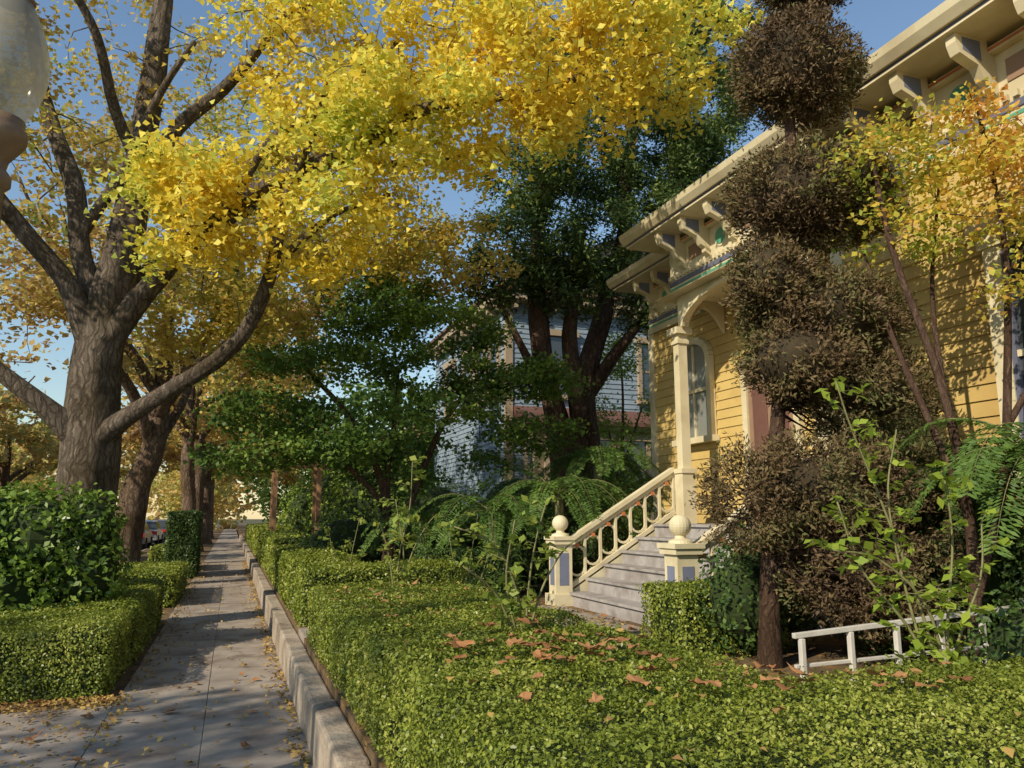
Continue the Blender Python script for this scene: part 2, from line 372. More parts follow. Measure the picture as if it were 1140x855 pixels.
def street_tree(x, y, seed, lm, h=12, rad=4.2, nt=330, lp=75, ls=.13, lean=0.0, r0=.42):
    random.seed(seed)
    zf = 3.4+random.uniform(-.4,.6)
    limbs = [[(x,y,-.1,r0*1.5),(x,y,.6,r0*1.1),(x+lean*.3,y,2.2,r0*.9),(x+lean,y,zf,r0*.8),(x+lean*1.2,y+.2,zf+2.5,r0*.5),(x+lean,y,h-2,r0*.15)]]
    for k in range(6):
        a = k*1.05+random.uniform(-.3,.3); L = rad*random.uniform(.6,.95)
        z0 = zf+random.uniform(-.3,1.6)
        limbs.append([(x+lean,y,z0,r0*.45),(x+lean+math.cos(a)*L*.3,y+math.sin(a)*L*.3,z0+1.2,r0*.34),(x+lean+math.cos(a)*L*.7,y+math.sin(a)*L*.7,z0+2.8,r0*.2),(x+lean+math.cos(a)*L,y+math.sin(a)*L,z0+4.6,r0*.08)])
    bl = [(x+lean,y,h*.68,rad,rad,h*.27,30)]
    for k in range(5):
        a = random.uniform(0,6.28); bl.append((x+math.cos(a)*rad*.8,y+math.sin(a)*rad*.8,h*random.uniform(.42,.7),rad*.5,rad*.5,1.4,7))
    make_tree('street_tree', limbs, bl, nt, lp, ls, lm, M['bark2'], aspect=1.0, mid=.7, spread_r=.32, seg0=12, maxseg=4, wob=.06)
street_tree(-2.3, 20, 3, M['tan'], 12, 4.2, 240, 70, .13, .45, r0=.34)
street_tree(-1.4, 29.5, 5, M['orange'], 11.5, 4.4, 200, 60, .17, -.2, r0=.27)
street_tree(-1.6, 40, 6, M['tan'], 11, 4.6, 150, 60, .22, r0=.32)
street_tree(-1.6, 51, 8, M['orange'], 11, 4.6, 120, 60, .27)
street_tree(-1.7, 63, 9, M['tan'], 11, 4.6, 110, 50, .32)
street_tree(-14.5, 30, 10, M['orange'], 11, 5, 180, 60, .21)
street_tree(-14.5, 44, 11, M['tan'], 11, 5, 150, 55, .25)
street_tree(-14.5, 60, 12, M['orange'], 11, 5.5, 130, 50, .32)
street_tree(-14.2, -2.0, 22, M['tan'], 13, 4.0, 105, 50, .16)  # unseen tree behind the camera, added to cast dappled shade on the sidewalk

# dark tall cypress by the blue house
TC = [[(6.9,15,.3,.62),(6.9,15,1.2,.46),(6.75,15,2.4,.34),(6.4,15,3.8,.25),(6.1,15,5.2,.21),(6.0,15,7.2,.16),(6.2,15,9.6,.08)],
      [(7.0,15,1.6,.34),(7.15,15,3.0,.27),(7.1,15,4.4,.24),(7.6,15.1,6.0,.2),(8.2,15.1,8.2,.15),(8.8,15.1,12.5,.07)],
      [(6.9,14.9,2.6,.24),(6.85,14.8,4.2,.18),(6.65,14.7,5.8,.16),(7,14.7,8,.1)],
      [(7.15,15,4.2,.16),(7.7,14.8,5.0,.12),(8.5,14.6,6.2,.07)],
      [(6.4,15,4.0,.13),(5.7,14.9,5.0,.09),(5.0,14.8,6.2,.05)],
      [(7.9,15.1,7.2,.12),(9.2,15.1,8.6,.1),(10.6,15.1,11.0,.05)]]
BC = [(5.6,14.9,7.4,1.3,1.2,1.0,11),(7,14.8,7.6,1.5,1.3,1.0,13),(8.6,15,8.0,1.3,1.3,1.3,12),(8.9,15,10.6,1.4,1.3,1.5,14),(9.6,15.2,13.0,1.1,1.1,1.5,12),
      (7.2,15,9.8,1.3,1.3,1.1,13),(5.9,15,9.2,1.1,1.1,1.0,9),(7.8,15,12.2,1.2,1.2,1.3,11),(4.9,14.8,6.6,.8,.9,.6,5),(8.7,14.6,6.3,.8,.9,.6,5),(10.5,15,9.4,1.2,1.2,1.6,10),(8.6,15,14.6,1.1,1,1.2,9),(10.3,15.2,15,.9,.9,1.3,7),(6.5,15,11.6,1,1,1,7),(6.6,14.6,6.5,.9,.7,.6,6),
      (10.7,15,11.8,1.3,1.1,1.4,12),(11.6,15.3,13.6,1.0,1,1.4,8),(9.6,14.8,8.6,1.0,.9,.9,7),(9.9,14.9,10.6,.9,.9,1.0,7)]
make_tree('cypress_tree', TC, BC, 880, 110, .13, M['dark'], M['barkd'], aspect=.38, mid=.5, spread_r=.16, seg0=14, flute=.14, zflat=1.0, wob=.05)

# green japanese maple
TM = [[(2.45,13,.3,.13),(2.5,13,1.2,.09),(2.35,13,2.2,.07),(1.8,12.9,3.2,.05),(1.0,12.7,4.0,.03)],
      [(2.5,13,.9,.07),(2.9,13,2.0,.06),(3.4,12.9,3.2,.045),(4.1,12.8,4.2,.03)],
      [(2.45,13,1.5,.065),(2.5,13.1,2.8,.05),(2.6,13.1,4.2,.03)],
      [(2.5,12.9,1.7,.05),(1.6,12.6,2.5,.035),(.8,12.4,2.9,.02)]]
BM = [(.5,12.5,3.2,1.1,1.2,.3,8),(1.6,12.6,4.1,1.5,1.3,.35,10),(3.0,12.8,4.9,1.7,1.3,.4,11),(4.5,12.6,4.0,1.3,1.2,.35,9),(3.2,12.3,3.4,1.3,1,.3,6),
      (1.6,12.4,2.7,1.2,1,.3,6),(4.7,12.5,3.0,1.0,1,.3,5),(.1,12.6,2.5,.7,.8,.25,3),(2.4,13.4,5.5,1.2,1,.3,5),(3.2,13.6,2.5,1.6,.8,.4,5)]
make_tree('japanese_maple', TM, BM, 430, 80, .078, M['maple'], M['barkd'], aspect=.8, mid=.5, spread_r=.17, seg0=9, flute=0, zflat=.45, wob=.04)

# turning maple in front of the house
TR = [[(5.4,4.55,.4,.06),(5.45,4.5,1.4,.042),(5.3,4.5,2.6,.034),(5.0,4.6,3.8,.024),(4.95,4.7,5.0,.013)],
      [(5.45,4.5,1.0,.038),(5.7,4.3,2.3,.032),(5.8,4.2,3.6,.024),(5.6,4.2,5.0,.013)],
      [(5.45,4.5,1.6,.03),(5.2,4.75,2.8,.024),(5.15,5.0,3.9,.013)],
      [(5.7,4.3,2.3,.028),(6.0,3.9,3.3,.02),(6.0,3.7,4.5,.011)],
      [(5.3,4.5,2.6,.024),(5.55,4.7,3.5,.018),(5.7,4.7,4.6,.011)]]
BR = [(5.15,4.6,4.55,.6,.5,.3,8),(5.6,4.4,4.85,.7,.5,.2,6),(5.6,4.1,4.1,.7,.5,.3,6),(5.3,4.7,4.0,.4,.5,.25,3),(5.8,3.9,4.5,.6,.5,.3,6),(5.8,3.8,3.4,.5,.4,.3,4)]
make_tree('japanese_maple', TR, BR, 165, 38, .055, M['jmap'], M['barkd'], aspect=.7, mid=.5, spread_r=.11, seg0=8, flute=0, zflat=.5, tipr=.004, wob=.03)
TS = [[(8.6,16.2,.4,.08),(8.6,16.2,2,.06),(8.7,16.2,4.5,.03),(8.6,16.2,6,.015)],[(8.6,16.2,2,.04),(8.2,16,3.6,.02)],[(8.6,16.2,2.6,.04),(9.1,16,4.2,.02)]]
make_tree('birch_tree', TS, [(8.6,16.1,4.2,1.1,.9,1.9,10),(8.4,16,2.4,.9,.8,.7,3)], 120, 50, .085, M['lime'], M['bark2'], aspect=.6, mid=.5, spread_r=.18, seg0=8, flute=0)

# ------------------------------------------------------------------ topiary cypress (brown)
def topiary():
    par = empty('topiary_cypress_tree', (4.25, 5.5, .38))
    trunk = [(4.25,5.5,.3,.11),(4.3,5.5,1.0,.075),(4.45,5.5,2.2,.065),(4.6,5.5,3.2,.06),(4.8,5.5,4.4,.05),(4.85,5.5,5.8,.045),(4.95,5.5,7.2,.035)]
    q = catmull(trunk, .2); mb = MB(); mb.tube([tuple(a[:3]) for a in q], [a[3] for a in q], 14, .08, .12)
    cl = [(4.90,5.45,5.86,.66,.58,.54,1.15),(5.05,5.45,6.98,.56,.5,.45,1.0),(4.8,5.45,7.6,.5,.5,.4,1.),(4.98,5.45,4.56,.86,.68,.50,1.15),(4.40,5.35,3.68,.46,.42,.34,1.),
          (5.0,5.4,3.38,.86,.62,.46,1.05),(4.55,5.25,2.92,.54,.45,.36,.9),(5.28,5.25,2.70,.76,.52,.44,.95),(4.62,5.2,1.85,.72,.6,.48,.85),(5.15,5.15,1.25,.88,.6,.62,.8),(4.0,5.3,1.75,.44,.42,.44,.6),(5.38,5.1,1.95,.6,.45,.44,.7)]
    LP = []; LD = []; core = MB()
    tq = np.array([a[:3] for a in q])
    for ci, (cx, cy, cz, rx, ry, rz, dens) in enumerate(cl):
        nb = int(240*dens*rx*rz/.3)
        cc = np.array([cx, cy, cz]); spiky = ci >= 7
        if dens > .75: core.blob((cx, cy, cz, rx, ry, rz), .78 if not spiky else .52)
        for k in range(nb):
            d = R.normal(size=3); d /= np.linalg.norm(d)
            nn = 1+.07*math.sin(d[0]*5+cz*3)*math.cos(d[2]*6+cx)
            e = cc+d*np.array([rx, ry, rz])*(R.uniform(.93, 1.02) if not spiky else R.uniform(.75, 1.12))*nn
            if k % 3 == 0:
                a = tq[np.argmin(np.linalg.norm(tq-cc, axis=1))]
                a = a+R.normal(size=3)*.06+np.array([0, 0, R.uniform(-.3, .1)])
                m_ = (a+e)/2+R.normal(size=3)*.05
                mb.tube([tuple(a), tuple(m_), tuple(e)], [.012, .007, .003], 3)
            n = 40
            s = R.uniform(.84, 1.0, n)[:, None]
            dr = (e-cc); dr /= np.linalg.norm(dr)
            p = cc+(e-cc)*s+R.normal(size=(n, 3))*.042
            LP.append(p); LD.append(np.tile(dr+np.array([0, 0, .35]), (n, 1)))
    LP = np.vstack(LP); LD = np.vstack(LD)
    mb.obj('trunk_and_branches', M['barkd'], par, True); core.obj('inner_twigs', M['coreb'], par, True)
    leaf_mesh('foliage', LP, None, .05, .34, M['cyp'], par, 1, .08, direct=LD, dspread=.5)
topiary()

# ------------------------------------------------------------------ hedges and shrubs
def hedge(name, x0, x1, y0, y1, z0, z1, dens, ls, mat=None, rr=.07, und=.03, aspect=.6):
    mat = mat or M['hedge']
    faces = [('z', (x1-x0)*(y1-y0)), ('x0', (y1-y0)*(z1-z0)), ('x1', (y1-y0)*(z1-z0)), ('y0', (x1-x0)*(z1-z0)), ('y1', (x1-x0)*(z1-z0))]
    P = []
    for f, A in faces:
        n = int(A*dens*(.5 if (f == 'y1' or (f == 'x1' and x0 > 0) or (f == 'x0' and x1 < 0)) else 1)); u = R.uniform(0, 1, n); v = R.uniform(0, 1, n)
        X = x0+(x1-x0)*u; Y = y0+(y1-y0)*v; Z = z0+(z1-z0)*R.uniform(0, 1, n)
        if f == 'z': Z[:] = z1
        if f == 'x0': X[:] = x0
        if f == 'x1': X[:] = x1
        if f == 'y0': Y = y0+0*Y
        if f == 'y1': Y = y1+0*Y
        P.append(np.stack([X, Y, Z], 1))
    P = np.vstack(P)
    lo = np.array([x0+rr, y0+rr, z0-1]); hi = np.array([x1-rr, y1-rr, z1-rr])
    Q = np.clip(P, lo, hi); D = P-Q
    D = nrm(D+1e-9)
    P2 = Q+D*rr
    off = und*noise3(P2, 3.0)+und*.6*noise3(P2, 9., 2)
    dep = -np.abs(R.normal(size=len(P2)))*.022+R.uniform(0, .018, len(P2))
    thin = noise3(P2, 5.5, 4) > .55
    dep[thin] -= R.uniform(0, .05, thin.sum())
    shoots = R.uniform(0, 1, len(P2)) < .05
    dep[shoots] += R.uniform(.0, .06, shoots.sum())
    P3 = P2+D*(off+dep)[:, None]
    par = empty(name, ((x0+x1)/2, (y0+y1)/2, z0))
    leaf_mesh('leaves', P3, D+np.array([0, 0, .25]), ls, aspect, mat, par, .8, .14)
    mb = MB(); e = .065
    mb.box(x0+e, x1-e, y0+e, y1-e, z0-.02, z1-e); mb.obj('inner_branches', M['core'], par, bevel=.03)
G = .38
hedge('boxwood_hedge', .80, 2.35, 3.6, 8.3, G, .90, 6200, .024)
hedge('boxwood_hedge', .80, 4.6, 1.2, 3.0, G, .90, 9500, .0185, und=.025)
hedge('boxwood_hedge', .80, 2.35, 3.0, 3.65, G, .90, 8500, .020)
hedge('boxwood_hedge', 4.6, 6.2, 1.2, 3.0, G, .90, 5000, .025)
hedge('boxwood_hedge', .80, 2.7, 9.2, 10.2, G, 1.02, 3600, .034)
hedge('boxwood_hedge', .80, 1.7, 10.8, 16, G, 1.05, 2000, .045)
hedge('boxwood_hedge', .80, 2.0, 16.6, 27, G, 1.15, 900, .065)
hedge('boxwood_hedge', .80, 2.0, 28, 45, G, 1.2, 400, .1)
hedge('boxwood_hedge', 2.7, 4.2, 11.2, 11.9, G, 1.12, 2600, .038, M['shrub'])
hedge('boxwood_hedge', 2.1, 5.0, 17, 18.2, G, 1.5, 1000, .06, M['shrub'])
hedge('boxwood_hedge', 3.75, 4.9, 6.0, 6.75, G, .98, 3800, .03, M['hedge'])
hedge('boxwood_hedge', -4.0, -.98, 8.1, 9.6, 0, .60, 5000, .028)
hedge('boxwood_hedge', -2.4, -.95, 9.62, 13.4, 0, .62, 3000, .036)
hedge('boxwood_hedge', -2.2, -.9, 15.5, 19, 0, .6, 1500, .048)
hedge('boxwood_hedge', -1.62, -.84, 22.5, 24.5, 0, 1.72, 1300, .06, M['shrub'])
hedge('boxwood_hedge', -2.2, -.95, 25, 28, 0, .7, 900, .07)

def bush(name, blobs, n, ls, mat, aspect=.55, core=True, spread=.8, loc=None):
    b0 = blobs[0]
    par = empty(name, (b0[0], b0[1], max(0, b0[2]-b0[5])))
    w = np.array([b[3]*b[5]+b[4]*b[5]+b[3]*b[4] for b in blobs]); w = w/w.sum()
    P = []; D = []
    for i, b in enumerate(blobs):
        k = int(n*w[i]); d = nrm(R.normal(size=(k, 3)))
        cc = np.array(b[:3]); rr = np.array(b[3:6])
        r = 1+.14*noise3(d, 3.0, i)+.1*noise3(d, 7., i+2)-np.abs(R.normal(size=k))*.13+(R.uniform(0, 1, k) < .06)*R.uniform(0, .25, k)
        P.append(cc+d*rr*r[:, None]); D.append(d)
    P = np.vstack(P); D = np.vstack(D)
    leaf_mesh('leaves', P, D+np.array([0, 0, .4]), ls, aspect, mat, par, spread, .12)
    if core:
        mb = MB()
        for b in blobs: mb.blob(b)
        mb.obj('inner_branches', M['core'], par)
    return par
bl = [(-2.1,10.4,1.35,.62,.6,.62),(-3.0,10.2,1.25,.7,.6,.75),(-1.6,10.4,.95,.5,.5,.6),(-2.6,10.3,.7,.9,.65,.7),(-3.8,10.4,1.0,.7,.6,.9),(-2.4,10.6,1.6,.45,.4,.38),(-1.6,10.4,1.5,.42,.4,.42),(-3.0,10.1,1.7,.4,.4,.35)]
bush('leafy_bush', bl, 12000, .085, M['bush'])
bush('garden_shrub', [(5.6,12.0,1.1,.9,.7,.7),(6.5,12.2,1.3,.7,.6,.9),(4.8,12.3,.9,.7,.6,.6)], 6000, .07, M['shrub'])
bush('garden_shrub', [(3.6,14.5,1.0,1.2,.8,.8),(5.2,14.6,1.2,1.1,.8,.9),(2.2,15,1.0,1.2,.8,.8)], 6000, .08, M['shrub'])
bush('garden_shrub', [(5.0,6.3,1.0,.6,.5,.7),(5.7,5.7,1.1,.6,.6,.8),(5.6,6.3,1.6,.5,.45,.6),(4.3,5.9,.9,.4,.35,.5)], 8000, .055, M['shrub'])
bush('garden_shrub', [(6.0,4.0,1.0,.55,.7,.7),(6.0,3.0,.9,.5,.7,.6),(5.9,4.9,1.2,.5,.5,.8),(5.0,3.7,.7,.5,.4,.4)], 8000, .055, M['shrub'])
bush('garden_shrub', [(7.0,19,1.6,1.4,1.2,1.4),(5.0,20,1.5,1.3,1.2,1.3),(9.5,19,1.8,1.5,1.2,1.5)], 6000, .11, M['bush'])
bush('garden_shrub', [(4.5,26,2.0,1.6,1.6,1.8),(4.2,31,2.2,1.6,2,2.0),(3.5,37,1.8,1.5,2,1.6)], 6000, .14, M['lime'])

# ferns
def fern(name, x, y, z, nf, L, mat, trunk=True, tilt=.6, ps=.16):
    par = empty(name, (x, y, G))
    mb = MB()
    if trunk: mb.tube([(x, y, G-.05), (x+.03, y, (z+G)/2), (x, y, z)], [.10, .08, .07], 9, .1)
    P = []; D = []; N = []
    for k in range(nf):
        a = 2*math.pi*k/nf+random.uniform(-.25, .25); l = L*random.uniform(.75, 1.1); up = random.uniform(.35, 1)*tilt
        pts = []
        for i in range(13):
            s = i/12
            r = l*s*(1-.12*s); zz = z+l*(up*s*1.3-(.75+up*.5)*s*s)
            pts.append(np.array([x+math.cos(a)*r, y+math.sin(a)*r, zz]))
        mb.tube([tuple(p) for p in pts], [.010*(1-.08*i) for i in range(13)], 4)
        sd = np.array([-math.sin(a), math.cos(a), 0])
        for s in np.linspace(.1, 1, 52):
            f = s*12; i = min(11, int(f)); p = pts[i]+(pts[i+1]-pts[i])*(f-i); t = pts[i+1]-pts[i]; t /= np.linalg.norm(t)
            wl = ps*l/1.2*math.sin(math.pi*min(1, s*.85+.12))**.7+.03
            for sg in (-1, 1):
                dd = sd*sg+t*.35-np.array([0, 0, .18]); dd /= np.linalg.norm(dd)
                for q in (.25, .6, .95):
                    P.append(p+dd*wl*q); D.append(dd); N.append(np.cross(t, dd)*sg)
    mb.obj('stalks', M['stem'], par, True)
    leaf_mesh('fronds', np.array(P), np.array(N), ps*.5, .30, mat, par, .35, .05, direct=np.array(D), dspread=.2)
fern('tree_fern', 3.9, 11.7, 1.65, 15, 1.5, M['fern'], True, .8)
fern('tree_fern', 5.0, 11.6, 1.95, 17, 1.6, M['fern'], True, .9)
fern('tree_fern', 6.1, 12.4, 2.5, 16, 1.4, M['fern'], True, .9)
fern('tree_fern', 5.6, 3.9, 2.0, 18, 1.25, M['fern'], True, .9, .14)
fern('tree_fern', 5.9, 5.0, 1.9, 16, 1.1, M['fern'], True, .9, .14)
fern('tree_fern', 3.0, 12.9, 1.6, 12, 1.3, M['fern'])
fern('tree_fern', 7.6, 14.0, 2.2, 12, 1.3, M['lime'])

# roses and young shoots
def rose(name, x, y, z, stems, mat, ls=.07, thick=.009, prob=.75):
    par = empty(name, (x, y, z)); mb = MB(); P = []; D = []
    for st in stems:
        q = catmull([(x+a, y+b, z+cz) for a, b, cz in st], .06)
        n = len(q); mb.tube([tuple(p) for p in q], [thick*(1-.6*i/n) for i in range(n)], 5)
        for i in range(n//4, n):
            if random.random() < prob:
                p = np.array(q[i]); d0 = R.normal(size=3); d0[2] = abs(d0[2])*.3; d0 /= np.linalg.norm(d0)
                e = p+d0*random.uniform(.07, .17)
                mb.tube([tuple(p), tuple(e)], [.003, .0015], 3)
                for k in range(6):
                    P.append(p+(e-p)*(.35+.15*k)+R.normal(size=3)*.015); D.append(d0+R.normal(size=3)*.7)
    mb.obj('stems', M['stem'], par, True)
    n = len(P); leaf_mesh('leaves', np.array(P), np.tile([0, 0, 1.], (n, 1)), ls, .62, mat, par, .7, .1, direct=np.array(D), dspread=.3)
rose('rose_bush', 1.80, 4.75, G, [[(0,0,.3),(-.05,0,.75),(-.22,0,1.05),(-.46,.05,1.16)],[(0,0,.3),(.03,0,.75),(.08,0,1.05),(.16,0,1.32)],[(0,0,.3),(.10,0,.7),(.26,0,.98),(.42,0,1.10)],[(0,0,.3),(-.12,0,.8),(-.1,-.1,1.2)],[(0,0,.3),(-.18,0,.72),(-.44,-.1,.92)]], M['rose'], .07, .011, .75)
rose('rose_bush', 1.65, 8.0, G, [[(0,0,.2),(0,0,.8),(.1,0,1.3),(.12,0,1.8)],[(0,0,.2),(-.1,0,.8),(-.2,0,1.15)],[(0,0,.2),(.12,0,.8),(.3,0,1.15),(.4,0,1.25)],[(0,0,.2),(.05,0,.8),(-.05,0,1.4)]], M['rose'], .085, .012)
rose('rose_bush', 1.5, 10.4, G, [[(0,0,0),(0,0,.6),(.1,0,1.2)],[(0,0,0),(-.2,0,.6),(-.3,0,1.1)]], M['rose'], .08)
rose('rose_bush', 2.9, 9.6, G, [[(0,0,0),(0,0,.6),(.1,0,1.25)],[(0,0,0),(-.2,0,.6),(-.3,0,1.1)],[(0,0,0),(.2,0,.6),(.35,0,1.0)]], M['rose'], .08)
rose('rose_bush', 3.55, 3.15, G, [[(0,0,.1),(-.08,.05,.7),(-.25,.1,1.3),(-.42,.1,1.7),(-.5,.1,1.95)],[(0,0,.1),(-.2,0,.6),(-.42,.1,.95),(-.55,.1,1.3)],[(0,0,.1),(.02,0,.6),(.12,0,1.1),(.1,0,1.5)],[(0,0,.3),(-.1,0,.75),(-.35,.05,1.0),(-.6,.1,1.05)],[(0,0,.1),(.12,.05,.5),(.3,0,.9),(.35,0,1.2)],[(0,0,.1),(-.15,.05,.7),(-.2,.1,1.3),(-.1,.1,1.7)]], M['lime'], .068, .011, .8)

# ------------------------------------------------------------------ ground, paving, walls
mb = MB(); mb.box(-400, 400, -60, 700, -.6, -.25); mb.obj('ground', M['grd'])
mb = MB(); mb.box(.77, 60, -12, 150, -.24, G); mb.obj('garden_ground', M['soil'])
mb = MB(); mb.box(-3.9, -.87, -12, 150, -.24, -.02); mb.obj('parkway_ground', M['soil'])
mb = MB(); mb.box(-13, -4.06, -40, 300, -.24, -.13); mb.obj('road', M['asph'])
mb = MB(); mb.box(-30, -13.2, -40, 300, -.24, 0); mb.obj('far_ground', M['grd'])
mb = MB()
for k in range(-4, 50): mb.box(-4.05, -3.91, k*3, k*3+2.98, -.24, .0); mb.box(-13.18, -13.02, k*3, k*3+2.98, -.24, .02)
mb.obj('curb', M['walk'], bevel=.015)
mb = MB()
for k in range(0, 40): mb.box(-8.6, -8.5, k*6, k*6+3, -.13, -.126)
mb.obj('road_marking', M['line'])
mb = MB(); y = -8.0
while y < 110:
    L = 1.5
    a, b = random.uniform(-.004, .004), random.uniform(-.004, .004)
    mb.box(-.86, -.113, y, y+L-.007, -.2, 0+a); mb.box(-.107, .60, y, y+L-.007, -.2, 0+b)
    y += L
mb.box(-.859, .599, -8, 110, -.19, -.009)
mb.obj('sidewalk', M['walk'], bevel=.004)
mb = MB()
for k in range(4): mb.box(-3.9, -.868, 7.75-(k+1)*1.5, 7.75-k*1.5-.008, -.2, -.006+.004*(k%2))
mb.obj('parkway_paving', M['walk'], bevel=.004)
mb = MB(); y = -6.0
while y < 60:
    L = random.uniform(1.1, 2.6)
    mb.box(.60+random.uniform(-.008,.008), .765, y, y+L-.006, -.2, .33+random.uniform(-.012,.012))
    y += L
mb.obj('retaining_wall', M['stone'], bevel=.02)
mb = MB()
for k in range(3): mb.box(.77+k*1.3, .77+(k+1)*1.3-.015, 8.4, 9.1, G-.1, G+.006)
for k in range(3): mb.box(2.95, 4.35, 6.9+k*1.1, 6.9+(k+1)*1.1-.015, G-.1, G+.012)
mb.obj('garden_path', M['walk'], bevel=.006)

# fallen leaves
n = 2600
P = np.stack([R.uniform(-.85, .59, n), 2+R.uniform(0, 1, n)**1.3*28, np.full(n, .018)], 1)
e = R.uniform(0, 1, n) < .72; P[e, 0] = np.where(R.uniform(0, 1, e.sum()) < .6, .585-np.abs(R.normal(size=e.sum()))*.08, -.86+np.abs(R.normal(size=e.sum()))*.13)
n2 = 1700; P2 = np.stack([R.uniform(-3.5, -.8, n2), R.uniform(3, 8.05, n2), np.full(n2, .012)], 1)
k_ = R.uniform(0, 1, n2) < .5; P2[k_, 1] = 8.05-np.abs(R.normal(size=k_.sum()))*.25
n3 = 1500; P3 = np.stack([R.uniform(-3.5, -.88, n3), R.uniform(9, 30, n3), np.full(n3, .0)], 1)
n4 = 900; P4 = np.stack([R.uniform(2.4, 4.4, n4), R.uniform(3, 11, n4), np.full(n4, G+.02)], 1)
n5 = 260; P5 = np.stack([R.uniform(.85, 4.2, n5), R.uniform(1.6, 8.2, n5), np.full(n5, .925)], 1); P5 = P5[(P5[:, 0] < 2.3) | (P5[:, 1] < 2.9)]
P = np.vstack([P, P2, P3, P4, P5]); leaf_mesh('fallen_leaves', P, np.tile([0, 0, 1.], (len(P), 1)), .042, .85, M['litter'], None, .45, .25)
def big_leaves(name, pts, size, mat):
    V = []; F = []; rv = []
    for (x, y, z) in pts:
        L = size*random.uniform(.5, 1.25); a0 = random.uniform(0, 6.28); curl = random.uniform(-.5, .9)
        tx, ty = random.uniform(-.25, .25), random.uniform(-.25, .25); b = len(V); V.append((x, y, z+.012))
        for k in range(14):
            a = 2*math.pi*k/14; r = L*.5*(1.0 if k % 2 == 0 else .78)*(1.15 if k in (6,7,8) else 1)*random.uniform(.8,1.1)
            px, py = r*math.cos(a), r*math.sin(a)*random.uniform(.7,1); pz = curl*(px*px)/L+tx*px+ty*py+random.uniform(-.1, .3)*r
            V.append((x+px*math.cos(a0)-py*math.sin(a0), y+px*math.sin(a0)+py*math.cos(a0), z+.012+pz))
        for k in range(14): F.append((b, b+1+k, b+1+(k+1) % 14))
        rv += [random.random()]*15
    me = bpy.data.meshes.new(name); me.from_pydata(V, [], F)
    at = me.attributes.new('rnd', 'FLOAT', 'POINT'); at.data.foreach_set('value', np.array(rv, np.float32))
    finish(me, name, mat)
pts = []
for k in range(46): pts.append((random.gauss(1.62, .32), random.gauss(3.7, .38), .925+random.uniform(0, .03)))
for k in range(34): pts.append((random.uniform(.95, 2.25), random.uniform(2.4, 7.8), .925))
for k in range(18): pts.append((random.gauss(2.5, .4), random.gauss(2.7, .16), .925))
pts = [p for p in pts if .9 < p[0] < 3.5 and (p[0] < 2.32 or p[1] < 2.9)]
for k in range(60): pts.append((random.uniform(2.5, 4.4), random.uniform(4.5, 9), G+.03))
for k in range(30): pts.append((random.uniform(-1.8, .5), random.uniform(4.5, 9), .01))
big_leaves('fallen_plane_leaves', pts, .10, M['dead'])

# ------------------------------------------------------------------ yellow victorian house
H = empty('yellow_victorian_house', (7.5, 5, G))
def clap_x(mbx, X, y0, y1, z0, z1, p=.15, d=.022):
    z = z0
    while z < z1-.01:
        t = min(z+p, z1)
        mbx.prism([(X, z), (X-d, z), (X-.004, t), (X, t)], 'y', y0, y1); z += p
def clap_y(mbx, Y, x0, x1, z0, z1, p=.15, d=.022):
    z = z0
    while z < z1-.01:
        t = min(z+p, z1)
        mbx.prism([(Y, z), (Y-d, z), (Y-.004, t), (Y, t)], 'x', x0, x1); z += p
WX, EX = 6.42, 7.3
mb = MB(); mb.box(WX, 14, -4, 6.7, G, 6.0); mb.box(EX, 14, 6.7, 12.4, G, 6.0); mb.obj('wall_core', M['yel'], H)
mb = MB()
clap_x(mb, WX-.002, -4, 6.56, 1.3, 5.0); clap_x(mb, EX-.002, 6.7, 12.28, 1.5, 5.0)
clap_y(mb, 6.7-.0, WX+.2, EX-.05, 1.5, 5.0)
mb.obj('clapboards', M['yel'], H)
cr = MB(); bb = MB(); br = MB(); gr = MB(); rf = MB(); gl = MB(); cu = MB(); red = MB(); vi = MB()
cr.box(WX-.045, WX+.09, 6.56, 6.74, .9, 5.0); cr.box(EX-.045, EX+.09, 12.28, 12.44, .9, 5.0)
cr.box(WX-.05, WX-.003, -4, 6.56, 1.12, 1.3); cr.box(WX-.03, WX-.003, -4, 6.56, G, 1.12)
